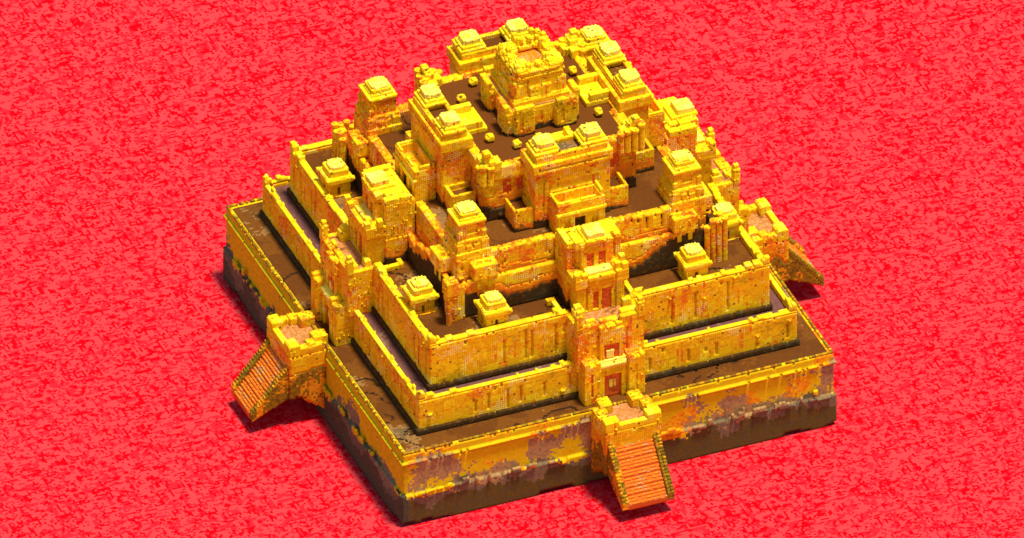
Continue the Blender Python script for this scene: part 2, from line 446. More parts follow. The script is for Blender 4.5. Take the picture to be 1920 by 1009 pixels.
# fourth tier: ledge wall + set-back wall
def tier4(seed):
    rr = np.random.default_rng(seed); g = 12; h = 62
    v = Vox((-64, -64, 73), (-g+1, -g+1, 93), 1)
    v.box(-h, -g, -h, -h+4, 73, 91); v.box(-h, -h+4, -h, -g, 73, 91)
    v.cut(-h+2, -g, -h+2, -h+4, 86, 92); v.cut(-h+2, -h+4, -h+2, -g, 86, 92)
    v.wear(.08, seed)
    # shade at the wall foot, put into ragged dark blocks
    nx, ny, nz = v.a.shape
    f1 = fbm(nx, ny, 22, seed+3)
    X = np.arange(nx)[:, None]; Y = np.arange(ny)[None, :]
    # vary along the wall only
    lx = f1[:, 0]; ly = f1[0, :]
    H = np.where(Y < 6, lx[:, None], ly[None, :])
    H = 4+np.clip((H-.18), 0, 1)*20+rr.integers(0, 2, (nx, ny))
    Z = np.arange(nz)[None, None, :]
    foot = split(v, Z < H[:, :, None])
    orange_shade = split(v, Z < (H+2.5+f1*5)[:, :, None])  # lighter shade above it, painted as orange blocks
    u = Vox((-60, -60, 85), (-g+1, -g+1, 107), 1)
    h = 58
    u.box(-h, -g, -h, -h+4, 85, 101); u.box(-h, -h+4, -h, -g, 85, 101)
    for ax in (0, 1):
        s = -h+14
        while s < -g:
            L = int(rr.integers(5, 9))
            b = (s, min(s+L-1, -g), -h, -h+3, 101, 102)
            if rr.random() < .75: (u.box(*b) if ax == 0 else u.box(b[2], b[3], b[0], b[1], b[4], b[5]))
            if rr.random() < .4: (u.cut(s-1, s, -h, -h+1, 94, 100) if ax == 0 else u.cut(-h, -h+1, s-1, s, 94, 100))
            s += L
    u.wear(.2, seed+2); u.pit(.006, .004, seed)
    return v, (foot, orange_shade), u
for k in range(4):
    w = thing('retaining_wall', f'two-step retaining wall of the fourth terrace, gold above ragged dark shade colour, {CORN[k]}', 'wall', 'retaining walls of the fourth terrace', (0, 0, 0), ROT[k])
    v, foot, u = tier4(60+k); v.main_piece()
    part('ledge_wall', v, 'gold_inner', w); part('foot_shade', foot[0], 'dark', w, 'ragged dark brown blocks painting the shade at the wall foot'); part('orange_shade_course', foot[1], 'orange_shade', w, 'ragged orange blocks painting the lighter shade above the foot')
    uf = fbm(u.a.shape[0], u.a.shape[1], 12, 90+k); nz = u.a.shape[2]
    ub = split(u, np.arange(nz)[None, None, :] < (1+uf*11)[:, :, None])  # shade low on the upper wall, painted as orange blocks
    part('upper_wall', u, 'gold_inner', w); part('upper_orange_shade', ub, 'orange_shade', w, 'ragged orange blocks painting the lighter shade above the foot')

# fifth tier
def tier5(seed):
    rr = np.random.default_rng(seed); g = 14; h = 35
    v = Vox((-37, -37, 100), (-g+1, -g+1, 132), 1)
    v.box(-h, -g, -h, -h+4, 100, 127); v.box(-h, -h+4, -h, -g, 100, 127)
    v.box(-h-1, -g, -h-1, -h, 121, 127); v.box(-h-1, -h, -h-1, -g, 121, 127)
    v.box(-h-1, -g, -h-1, -h+3, 127, 128.0); v.box(-h-1, -h+3, -h-1, -g, 127, 128)
    # window recesses under the cornice
    wins = []
    for a in (-27, -20):
        v.cut(a, a+4, -h, -h+1, 113, 120); v.cut(-h, -h+1, a, a+4, 113, 120)
        wins += [(a, a+4, -h+1-.5, -h+1, 113, 120), (-h+.5, -h+1, a, a+4, 113, 120)]
    v.wear(.12, seed); v.pit(.006, .004, seed)
    nx, ny, nz = v.a.shape
    H = 2+fbm(nx, ny, 9, seed)*9
    foot = split(v, (np.arange(nz)[None, None, :] < H[:, :, None]))  # wall-foot shade painted as dark blocks, then orange ones
    orange_shade = split(v, (np.arange(nz)[None, None, :] < 4+fbm(nx, ny, 9, seed+1)[:, :, None]*20))
    return v, (foot, orange_shade), wins
for k in range(4):
    w = thing('retaining_wall', f'tall retaining wall of the topmost terrace with red recessed windows, {CORN[k]}', 'wall', 'retaining walls of the topmost terrace', (0, 0, 0), ROT[k])
    v, foot, wins = tier5(80+k)
    part('wall', v, 'gold_inner', w); part('foot_shade', foot[0], 'dark', w, 'dark brown blocks painting the shade at the wall foot'); part('orange_shade_course', foot[1], 'orange_shade', w, 'ragged orange blocks painting the lighter shade above the foot')
    for q in wins: part('window', boxes([q], 2, pad=0), 'door', w)

# ------------------------------------------------------------------ columns
def cylinder(name, x, y, z0, z1, r, n=10, bands=0):
    vs, fs = [], []
    prof = [(z0, r)]
    k = 5
    for i in range(1, k):
        z = z0+(z1-z0)*i/k
        prof += [(z-.25, r), (z-.2, r*.86), (z+.2, r*.86), (z+.25, r)]
    prof += [(z1-1.2, r), (z1-1.1, r*1.25), (z1, r*1.25)]
    for z, rr_ in prof:
        for i in range(n):
            a = 2*math.pi*i/n; vs.append((x+rr_*math.cos(a), y+rr_*math.sin(a), z))
    for j in range(len(prof)-1):
        for i in range(n):
            fs.append((j*n+i, j*n+(i+1) % n, (j+1)*n+(i+1) % n, (j+1)*n+i))
    fs.append(tuple(range((len(prof)-1)*n, len(prof)*n)))
    me = bpy.data.meshes.new(name); me.from_pydata(vs, [], fs); me.update(); return me
def cluster(label, group, z0, z1, spots, r, mat, k):
    w = thing('column_cluster', label, 'columns', group, (0, 0, 0), ROT[k])
    for (x, y, dz) in spots: part('column', cylinder('column', x, y, z0, z1+dz, r), mat, w)
    return w
for k in range(4):
    sp = [(-64.2, -64.2, 1), (-64.4, -61.4, 0), (-61.4, -64.4, -1), (-64.0, -58.8, 1), (-58.8, -64.0, 0), (-63.8, -56.2, -2), (-56.2, -63.8, -2)]
    if k == 0: sp = [(-64.0, -64.0, 0)]
    c0 = cluster(f'bundle of tall banded golden columns against the fourth terrace, {CORN[k]}', 'column bundles of the fourth terrace', 73, 94, sp, 1.25, 'gold_inner', k)
    if k == 0: part('hanging_pier', boxes([(-65.5, -60, -65.5, -60, 88, 95), (-65, -60.5, -65, -60.5, 84, 88), (-65, -61.5, -65, -61.5, 79, 84), (-64.5, -62.5, -64.5, -62.5, 73, 79)], 2, .3, 3, up=.05), 'gold_inner', c0)
    part('column_core', boxes([(-63.6, -60, -63.6, -60, 73, 93), (-63, -56, -62.6, -60, 73, 90), (-62.6, -60, -63, -56, 73, 90)], 2, .1, k), 'gold_inner', c0)
    sp = [(-36.8, -36.8, 2), (-37.2, -33.6, 0), (-33.6, -37.2, 1), (-36.8, -30.4, 0), (-30.4, -36.8, 0), (-36.2, -27.6, -1), (-27.6, -36.2, -1)]
    if k == 0: sp = sp[:3]
    lab = 'small banded columns and round finials crowning the topmost terrace wall, ' + CORN[k]
    c1 = cluster(lab, 'corner crowns of the topmost terrace', 121, 132 if k else 129, sp, 1.45, 'gold', k)
    part('column_core', boxes([(-36.5, -28, -36.5, -31, 126, 131), (-36.5, -31, -36.5, -28, 126, 131), (-35.5, -31.5, -35.5, -31.5, 131, 134)], 2, .2, k), 'pale', c1)
    for (x, y, z) in [(-34, -34, 134), (-32.5, -35.5, 131.5), (-35.5, -32.5, 131), (-34.6, -34.8, 136)]:
        v = boxes([(x-1.5, x+1.5, y-1.5, y+1.5, z-1.2, z+1.2)], 2, 1.0, 3); part('finial', v, 'pale', c1)

# bastions on the ledge either side of each corner
first = None
for k in range(4):
    for m, where in ((0, 'on its right side'), (1, 'on its left side')):
        lab = f'open-topped bastion block on the fourth terrace wall {CORN[k]}, {where}'
        if first is None:
            first = thing('bastion', lab, 'bastion', 'bastions of the fourth terrace', (0, 0, 0), 0)
            v = boxes([(-52, -41, -63.5, -57.5, 92, 99), (-51, -42, -62.5, -58, 90, 92)], 2, .14, 2, cuts=[(-50, -47, -61, -59.5, 98, 99), (-46, -43, -61.5, -59.5, 97.5, 99)], up=.02)
            part('body', v, 'gold_inner', first)
            for q in [(-50, -48, -62.2, -60, 86, 90), (-45, -43, -62.2, -60, 86, 90)]: part('bracket', boxes([q], 2, .1, 2), 'gold', first)
        else:
            copy(first, lab, (0, 0, 0), ROT[k])
        if m == 1:
            o = [q for q in C.objects if q.name.startswith('bastion')][-1]
            # bastion that stands round the corner: shift along the wall of the next side
            x, y = 0, 0
            o.rotation_euler = (0, 0, ROT[k]-math.pi/2)
            px, py = rot(93, 0, (k+1) % 4)
            o.location = (px+random.uniform(-.02, .02), py+random.uniform(-.02, .02), .01)

# ------------------------------------------------------------------ corner towers
def tower(label, loc, k):
    w = thing('corner_tower', label, 'tower', 'stepped corner towers', loc, ROT[k])
    part('plinth', boxes([(-8, 8, -8, 8, 0, 3.5), (-7.6, 7.6, -7.6, 7.6, 3.5, 4)], 2, .10, 3), 'gold', w)
    b = boxes([(-7, 7, -7, 7, 4, 9.5), (-7.5, -4, -7.5, -4, 4, 8), (4, 7.5, -7.5, -4, 4, 8.5), (-7.5, -4, 4, 7.5, 4, 8), (4, 7.5, 4, 7.5, 4, 8), (-3, 3, -7.5, 7.5, 4, 7), (-7.5, 7.5, -3, 3, 4, 7)], 2, .22, 5, cuts=[(-.5, .5, -8, -6.5, 5, 8), (-8, -6.5, -.5, .5, 5, 8)])
    part('lower_body', b, 'gold', w)
    b = boxes([(-6, 6, -6, 6, 9.5, 17.5), (-6.5, -4.5, -6.5, -4.5, 9.5, 14), (4.5, 6.5, -6.5, -4.5, 9.5, 13), (-6.5, -4.5, 4.5, 6.5, 9.5, 13)], 2, .12, 7, cuts=[(-2.5, 2.5, -6, -5.5, 12, 15.5), (-6, -5.5, -2.5, 2.5, 12, 15.5)])
    u = part('upper_body', b, 'gold', w)
    part('cornice', boxes([(-6.5, 6.5, -6.5, 6.5, 17, 18.5)], 2, .12, 8), 'pale', u)
    r_ = part('roof', boxes([(-5, 5, -5, 5, 18.5, 19.5), (-4.5, 4.5, -4, 4, 19.5, 21.5), (-4, 4, -4.5, 4.5, 19.5, 21.5)], 2, .15, 9), 'pale', w)
    part('roof_cap', boxes([(-4, 4, -3, 3, 21.5, 22.5), (-3, 3, -4, 4, 21.5, 22.5), (-3, 2.5, -2.5, 3, 22.5, 23)], 2, .3, 9), 'lid', r_)
    return w
for k in range(4):
    x, y = rot(-50, -50, k)
    w = tower(['nearest stepped corner tower, rising in the lower middle above a ragged gold wall', 'left stepped corner tower outlined against the red ground at upper left',
               'farthest corner tower, broad pale blocks at the top right of the temple', 'right stepped corner tower standing on the brown and grey paving at right'][k], (x, y, 100), k)

# ------------------------------------------------------------------ kiosks
def kiosk(label, loc):
    w = thing('kiosk', label, 'kiosk', 'small square kiosks on the third terrace', loc)
    part('base', boxes([(-5.5, 5.5, -5.5, 5.5, 0, .5)], 2, .3, 4), 'gold', w)
    part('pillar_block', boxes([(-5, 5, -5, 5, .5, 7.5)], 2, .0, 1, cuts=[(-1, .5, -5, 5, .5, 5), (-5, 5, -.5, 1, .5, 5)]), 'gold', w)
    part('eave', boxes([(-6, 6, -6, 6, 7, 9.5), (-5.5, 5.5, -5.5, 5.5, 9.5, 10), (-6.5, -5, -6.5, -5, 8, 10), (5, 6.5, -6.5, -5, 8, 9.5), (-6.5, -5, 5, 6.5, 8, 9.5)], 2, .12, 2), 'pale', w)
    r_ = part('roof', boxes([(-4.5, 4.5, -4, 4, 10, 13), (-4, 4, -4.5, 4.5, 10, 13)], 2, .16, 3), 'pale', w)
    part('roof_cap', boxes([(-3.5, 3.5, -2.5, 2.5, 13, 14.5), (-2.5, 2.5, -3.5, 3.5, 13, 14.5), (-1.5, 1.5, -1.5, 2, 14.5, 15)], 2, .2, 5), 'lid', r_)
    return w
K0 = kiosk('small square golden kiosk beside the front gate path, in front of the nearest tower', (-46, -70, 73))
for (x, y), lab in [((-71, -48), 'small square golden kiosk close behind the left high wall near the nearest corner'),
                    ((47, -70), 'small square kiosk on two stout legs above the front high wall at right'),
                    ((71, -47), 'kiosk crowded beside the columns behind the right high wall'),
                    ((-71, 47), 'small square kiosk by the left corner, beside a patch of grey green paving'),
                    ((-47, 71), 'kiosk behind the left corner tower, mostly hidden'),
                    ((71, 47), 'kiosk on the far right edge below the farthest corner tower')]:
    copy(K0, lab, (x, y, 73), 0)

# ------------------------------------------------------------------ front stair + platform, copied to the other sides
SIDE = ['front', 'left', 'rear', 'right']
def landing(k):
    w = thing('stair_landing', f'blocky golden landing with raised corner blocks at the head of the {SIDE[k]} stairway', 'landing', 'stair landings', (0, 0, 0), ROT[k])
    v = Vox((-14, -119, 0), (14, -99, 38), 1)
    v.box(-13, 13, -117, -100, 0, 36)
    for y in range(-117, -100):          # arched underside
        d = (y+117)
        z = 14 if d < 3 else 15 - (d-3)*.75
        v.cut(-14, 14, y, y+1, 0, max(2, round(z)))
    v.wear(.1, 3)
    nx, ny, nz = v.a.shape
    H = 20+fbm(nx, ny, 7, 12)*10
    low = split(v, np.arange(nz)[None, None, :] < H[:, :, None])
    part('body', v, 'gold_inner', w); part('underbuild', low, 'moss', w, 'weathered brown and olive blocks')
    part('floor', boxes([(-11.5, 11.5, -115.5, -98, 36, 37.2)], 2, 0), 'tan', w)
    for sx in (-1, 1):
        x0, x1 = (-13, -6.5) if sx < 0 else (6.5, 13)
        part('corner_block', boxes([(x0, x1, -117, -112, 36, 41), (x0, x1, -116.5, -112.5, 41, 41.5)], 2, .08, 4), 'pale', w)
        part('side_parapet', boxes([((-13 if sx < 0 else 9.5), (-9.5 if sx < 0 else 13), -112, -101, 36, 39.5), ((-12.5 if sx < 0 else 8), (-8 if sx < 0 else 12.5), -108, -104.5, 37, 40.5)], 2, .12, 6, up=.03), 'gold', w)
        part('pedestal', boxes([((-10 if sx < 0 else 4.5), (-4.5 if sx < 0 else 10), -104.5, -98, 37, 41.5)], 2, .12, 6), 'gold', w)
    part('front_parapet', boxes([(-6.5, 6.5, -117, -114.5, 36, 39)], 2, .1, 4), 'pale', w)
    return w
def stairs(k, lab):
    w = thing('staircase', lab, 'stairs', 'outer stairways', (0, 0, 0), ROT[k])
    v = Vox((-14, -136, 0), (14, -117, 36), 2)
    b = Vox((-14, -136, 0), (14, -117, 36), 2)
    u = Vox((-14, -136, 0), (14, -117, 36), 2)
    for i in range(17):
        y1 = -117-i; z = round((28-i*1.2)*2)/2; zb = round(max(6, 14-i*.46)*2)/2
        v.box(-9, 9, y1-1, y1, z-3, z)
        u.box(-9, 9, y1-1, y1, zb, z-3)
        u.box(-12, -9, y1-1, y1, zb, z-1.5); u.box(9, 12, y1-1, y1, zb, z-1.5)
        b.box(-12, -9, y1-1, y1, z-1.5, z+1.5); b.box(9, 12, y1-1, y1, z-1.5, z+1.5)
        b.box(-12, -10.5, y1-.5, y1, z, z+3); b.box(10.5, 12, y1-.5, y1, z, z+3)
        b.box(-10, -9, y1-.5, y1, z, z+2.5); b.box(9, 10, y1-.5, y1, z, z+2.5)
    v.wear(.35, 5)
    b.wear(.15, 2)
    lo = b; 
    left = Vox((-14, -136, 0), (14, -117, 36), 2); left.a[:] = b.a; left.cut(0, 14, -200, 0, 0, 99)
    right = Vox((-14, -136, 0), (14, -117, 36), 2); right.a[:] = b.a; right.cut(-14, 0, -200, 0, 0, 99)
    part('steps', v, 'stair', w); part('balustrade', left, 'moss', w); part('balustrade', right, 'moss', w)
    part('underbuild', u, 'moss', w)
    return w
L0 = landing(0); S0 = stairs(0, 'front orange stairway with notched balustrades, descending toward the bottom right of the picture')
LAB = [f'blocky golden landing with raised corner blocks at the head of the {s} stairway' for s in SIDE]
turned(L0, LAB, (1,)); copy(L0, LAB[3], (-2, 0, 0), ROT[3])
copy(S0, 'left orange stairway with notched balustrades, jutting out at the left edge', (0, 0, 0), ROT[1])
copy(S0, 'right stairway seen side-on, olive and orange, at the far right edge', (-2, 0, 0), ROT[3])

# ------------------------------------------------------------------ gatehouses
def gate2():
    w = thing('gatehouse', 'front outer gatehouse with a red door and pale lintel roof behind the front stair landing', 'gatehouse', 'outer gatehouses', (0, 0, 0), 0)
    for sx in (-1, 1):
        x0, x1 = (-14, -6.5) if sx < 0 else (6.5, 14)
        v = boxes([(x0, x1, -96, -87, 37, 57), (x0, x0+2.5, -96, -91, 57, 58.5), (x1-2, x1, -96, -93, 57, 58), (x0, x1, -92, -88, 57, 58)], 2, .14, 3+sx, cuts=[(x0+3, x0+4, -96, -95.5, 41, 53)], up=.02)
        tw = part('flank_tower', v, 'gold', w)
        part('window', boxes([(x0+3, x0+4, -95.5, -95, 41, 53)], 2, pad=0), 'door', tw)
    v = boxes([(-6.5, 6.5, -94, -87.5, 37, 55)], 2, 0, 1, cuts=[(-4, 4, -94, -92.5, 37, 49)])
    part('centre_wall', v, 'gold', w)
    d = part('door', boxes([(-4, 4, -92.8, -92, 37, 49)], 2, pad=0), 'door', w)
    part('lattice', boxes([(-1.5, 1.5, -93.2, -92.8, 42, 46)], 2, pad=0), 'lid', d, 'pale lattice panel in the red door')
    part('roof', boxes([(-6.5, 6.5, -94.6, -91, 53.5, 55), (-6.5, 6.5, -94.2, -88, 55, 55.5), (-6.5, 6.5, -93, -89, 55.5, 56.5)], 2, .05, 2), 'lid', w)
    return w
def gate3():
    w = thing('gatehouse', 'front middle gatehouse with tall corner posts and a porch, between the two enclosure walls', 'gatehouse', 'middle gatehouses', (0, 0, 0), 0)
    v = boxes([(-15.5, -13.5, -91, -76, 52, 75), (13.5, 15.5, -91, -76, 52, 75), (-15.5, -5, -91, -88.5, 52, 75), (5, 15.5, -91, -88.5, 52, 76)], 2, .12, 8, cuts=[(7, 8, -91, -90.5, 57, 70)], up=.02)
    part('wall', v, 'gold', w)
    for sx in (-1, 1):
        x0 = -15.8 if sx < 0 else 12.8
        part('corner_post', boxes([(x0, x0+3, -91.4, -88.4, 74, 81.5), (x0+.5, x0+2.5, -91, -89, 81.5, 83.5)], 2, .15, 4+sx), 'pale', w)
    p = part('porch', boxes([(-5.5, 5.5, -92.5, -86, 52, 72), (-5.5, -3, -92.5, -90, 72, 74), (2.5, 5, -92, -90, 72, 74), (-2, 2, -92.5, -89, 72, 73.5), (-4, 4, -89.5, -87, 72, 75)], 2, .18, 6, cuts=[(-3.5, 3.5, -93, -91.5, 52, 64)], up=.03), 'gold', w)
    d = part('door', boxes([(-3.5, 3.5, -91.9, -91.3, 52, 64)], 2, pad=0), 'door', w)
    part('lattice', boxes([(-2.4, 1, -92.4, -91.9, 57, 61)], 2, pad=0), 'lid', d, 'pale lattice panel in the red door')
    part('roof_floor', boxes([(-13.5, 13.5, -88.5, -78, 70, 74)], 2, 0), 'tan', w)
    for q in [(-13.5, -9, -84, -79.5, 74, 78.5), (-13, -10, -83, -80, 78.5, 80.5), (9.5, 13.5, -82, -79.5, 74, 78)]: part('roof_stack', boxes([q], 2, .2, 5), 'pale', w)
    for q in [(6, 13.5, -88.5, -85.5, 74, 77), (-10, -6, -88.5, -87, 74, 76), (-8, 0, -80, -78.5, 74, 75)]: part('roof_parapet', boxes([q], 2, .12, 3), 'pale', w)
    return w
def gate4():
    w = thing('gatehouse', 'front upper gatehouse, two gold storeys under a flat slab roof, nearest the picture centre', 'gatehouse', 'upper gatehouses', (0, 0, 0), 0)
    v = boxes([(-12.5, 12.5, -72, -58.5, 84, 104), (-7, 7, -75, -72, 90, 105.5)], 2, .08, 2, cuts=[(-4.5, -1, -76, -74, 93, 101), (1, 4.5, -76, -74, 93, 101), (-10, -8.5, -72, -71, 94, 102), (9, 10, -72, -71, 94, 102)])
    b = part('upper_storey', v, 'gold_inner', w)
    v = boxes([(-12.7, 12.7, -72.2, -61.5, 73, 86)], 2)
    shade_courses(v, w, 5, 11, 8, 8)
    part('window', boxes([(-4.5, -1, -74.2, -73.8, 93, 101)], 2, pad=0), 'door', b); part('window', boxes([(1, 4.5, -74.2, -73.8, 93, 101)], 2, pad=0), 'door', b)
    v = boxes([(-11, 11, -80, -72, 73, 88.5)], 2, .0, 1, cuts=[(-7, -6, -80, -79, 74, 87), (6.5, 7.5, -80, -79, 74, 87), (-3.5, -1, -80, -79, 74, 84), (.5, 5, -80, -79, 74, 85)])
    b = part('lower_storey', v, 'gold', w)
    part('door', boxes([(.5, 5, -79.2, -78.8, 74, 85)], 2, pad=0), 'door', b); part('window', boxes([(-3.5, -1, -79.2, -78.8, 74, 84)], 2, pad=0), 'door', b)
    part('entablature', boxes([(-12.5, -7, -81.5, -72, 88, 93), (7, 12.5, -81.5, -72, 88, 93.5), (-7, 7, -80.5, -73, 88, 92), (-6, 6, -81, -75, 90, 92.5)], 2, .08, 4), 'gold', w)
    for x0, y0, hh in [(-12.5, -81.5, 96), (-9, -81.5, 95), (9.8, -81.5, 96.5), (7, -80, 96.5), (10.5, -76, 97)]:
        part('pinnacle', boxes([(x0, x0+2.5, y0, y0+2.5, 93, hh)], 2, .1, 4), 'pale', w)
    part('roof_ridge', boxes([(-6, 6, -79, -74, 92.5, 94)], 2, .05, 4), 'lid', w)
    r_ = part('roof', boxes([(-12.5, -9.5, -72.5, -60, 104, 107), (9.5, 12.5, -72.5, -61, 104, 106.5), (-9.5, -5.5, -74.5, -66, 104, 108), (5.5, 10, -71, -63, 104, 107.5), (-7.5, 7.5, -75, -62, 104, 107), (-5, 5, -76, -64, 107, 108.5), (-12.5, 12.5, -62, -60, 104, 106)], 2, .16, 6, up=.02), 'pale', w)
    part('roof_slab', boxes([(-4, 4, -75, -67, 108.5, 111)], 2, .12, 3), 'lid', r_)
    return w
for fn, nm2, ks in ((gate2, ['', 'left outer gatehouse with a pale lintel roof at the head of the left stairway', '', 'right outer gatehouse, pale blocks stepping down toward the right stairway'], (1, 3)),
                    (gate3, ['', 'left middle gatehouse with tall corner posts, beside the left mauve terrace', '', 'right middle gatehouse with a tall post, outlined against red ground at right'], (1, 3)),
                    (gate4, ['', 'left upper gatehouse, stepped gold block with a pale slab roof left of the towers', '', 'right upper gatehouse with pale slab roof between the right and farthest corner towers'], (1, 3))):
    o = fn(); turned(o, nm2, ks)

# low rails beside the paths between middle and upper gatehouses
def rail(lab, k, sx):
    return lab
R0 = None
for k in (0, 1, 3):
    for sx in (-1, 1):
        lab = f'low golden rail on the third terrace beside the {SIDE[k]} gatehouses, on its {"left" if sx < 0 else "right"}'
        if R0 is None:
            R0 = thing('rail', lab, 'rail', 'low rails beside the gate paths', (0, 0, 0), 0)
            part('beam', boxes([(-18, -16, -77, -66, 73, 75.5)], 2, .1, 2), 'pale', R0)
            part('end_block', boxes([(-20, -16, -68, -66, 73, 76)], 2, .1, 2), 'gold', R0)
        elif sx < 0: copy(R0, lab, (0, 0, 0), ROT[k])
        else:
            x, y = rot(34, 0, k)
            copy(R0, lab, (x, y, 0), ROT[k])

# ------------------------------------------------------------------ inner gatehouses with twin roof pagodas
def inner():
    w = thing('gatehouse', 'front inner gatehouse, long gold block with two roof pagodas, facing the viewer broadside', 'gatehouse', 'inner gatehouses with twin roof pagodas', (0, 0, 0), 0)
    v = boxes([(-17.5, 17.5, -48, -33, 100, 128.5)], 2, 0, 1, cuts=[(-11, 12, -48, -47.5, 118, 122), (-9, -8, -48, -47, 106, 117), (0, 1, -48, -47.5, 106, 120), (9.5, 10.5, -48, -47.5, 112, 121), (-13.5, -13, -48, -47.5, 104, 124)])
    b = shade_courses(v, w, 2.5, 6.5, 31, 10)
    part('window', boxes([(9.5, 10.5, -47.7, -47.4, 112, 121)], 2, pad=0), 'door', b)
    part('cornice', boxes([(-18.5, 18.5, -49, -34, 128.5, 133.5)], 2, .08, 3, cuts=[(-16, 16, -49, -48.5, 130, 131)]), 'gold', w)
    part('attic', boxes([(-16.5, 16.5, -47.5, -36, 133.5, 136.5)], 2, .10, 5, cuts=[(-6, 6, -45.5, -37.5, 134, 137)]), 'gold', w)
    part('roof_floor', boxes([(-6, 6, -45.5, -37.5, 133.5, 134.5)], 2, 0), 'floor', w)
    for sx in (-1, 1):
        x = 11*sx
        p = part('roof_pagoda', boxes([(x-6, x+6, -47, -36.5, 136.5, 138), (x-5, x+5, -46, -37, 138, 139.5)], 2, .14, 5+sx), 'pale', w)
        part('pagoda_cap', boxes([(x-4, x+4, -44.5, -38.5, 139.5, 142), (x-3, x+3, -45.5, -38, 139.5, 142), (x-3, x+3, -44, -39, 142, 142.5)], 2, .16, 6), 'lid', p)
    # portico on the outer side
    v = boxes([(-11, 11, -58.2, -48, 100, 117)], 2, .0, 1, cuts=[(-9.5, 9.5, -57, -49, 112, 118), (-8, -5, -59, -57, 100, 109), (-3, 2, -59, -57, 101, 109), (5, 8, -59, -57, 100, 110)])
    part('portico', v, 'gold_inner', w)
    part('portico_rail', boxes([(-11.5, 11.5, -58.8, -57.2, 111, 112.5), (-11, -5, -58, -57, 117, 118), (0, 7, -58, -57, 117, 118), (-11, -9.8, -57, -49, 117, 118.2), (9.8, 11, -56, -49, 117, 119)], 2, .14, 4), 'pale', w)
    part('portico_door', boxes([(-3, 2, -57.3, -57, 101, 109)], 2, pad=0), 'dark', w)
    return w
IN = inner()
turned(IN, ['', 'left inner gatehouse, long block with two roof pagodas, end-on left of the courtyard', 'rear inner gatehouse whose two roof pagodas show behind the central sanctuary',
            'right inner gatehouse with two roof pagodas on the right edge of the courtyard'], (1, 2, 3))

# side enclosures next to the inner gatehouses
E0 = None
for k in range(4):
    for sx in (-1, 1):
        lab = f'small walled yard with brown floor on the {"left" if sx < 0 else "right"} flank of the {SIDE[k]} inner gatehouse'
        if E0 is None:
            E0 = thing('side_yard', lab, 'yard', 'side yards of the inner gatehouses', (0, 0, 0), 0)
            v = boxes([(-4.5, 4.5, -47, -36, 100, 111)], 2, .10, 3, cuts=[(-3.5, 3.5, -45.5, -36, 108, 112)])
            nx, ny, nz = v.a.shape
            shade_courses(v, E0, 1.0, 4.5, 5)
            part('floor', boxes([(-3.5, 3.5, -45.5, -36, 107.5, 108.2)], 2, 0), 'floor', E0)
            E0.location = (-21.9, 0, 0)
        else:
            x, y = rot(21.9*sx, 0, k); copy(E0, lab, (x, y, 0), ROT[k])

# causeways on the top terrace
def causeway():
    w = thing('causeway', 'front causeway slab with side walls between the sanctuary and the front inner gatehouse', 'causeway', 'causeways on the topmost terrace', (0, 0, 0), 0)
    part('deck', boxes([(-8, 8, -34, -23, 127, 129.5)], 2, .10, 3), 'pale', w)
    for sx in (-1, 1):
        x0 = 6.5*sx
        part('side_wall', boxes([(x0-1.3, x0+1.3, -34, -25, 129.5, 133)], 2, .08, 3+sx), 'pale', w)
    return w
CW = causeway()
turned(CW, ['', 'left causeway, bright yellow slab with side walls from the sanctuary to the left gatehouse', '', 'right causeway slab with side walls joining the sanctuary to the right inner gatehouse'], (1, 3))

# ------------------------------------------------------------------ lantern blocks on the top terrace
def lantern_pos(px, py, z=127):
    a = px-993.5; b = py-657.5+3.553*z; d = -10.978
    return (a*-2.325+1.662*b)/d, (4.031*b+.966*a)/d
LN = None
for (px, py, lab) in [(866, 193, 'small rounded yellow stone lantern on the brown court left of the sanctuary'),
                      (888, 161, 'small yellow cube lantern next to the left wing of the sanctuary'),
                      (919, 266, 'small knobbly yellow lantern in the near left of the court'),
                      (969, 278, 'small yellow cube lantern with a dark side in front of the sanctuary'),
                      (1122, 217, 'small yellow lantern alone on the court right of the sanctuary'),
                      (1074, 140, 'yellow lantern block at the right rear of the sanctuary')]:
    x, y = lantern_pos(px, py)
    if LN is None:
        LN = thing('stone_lantern', lab, 'lantern', 'small stone lanterns on the top court', (x, y, 127))
        part('foot', boxes([(-1, 1, -1, 1, 0, 1)], 2, 0), 'dark', LN)
        part('head', boxes([(-1.5, 1.5, -1.5, 1.5, 1, 3.5), (-2, 1, -1, 1, 1.5, 3), (-1, 1, -1, 1, 3.5, 4)], 2, .35, 4), 'pale', LN)
    else: copy(LN, lab, (x, y, 127), random.choice((0, math.pi/2, math.pi)))

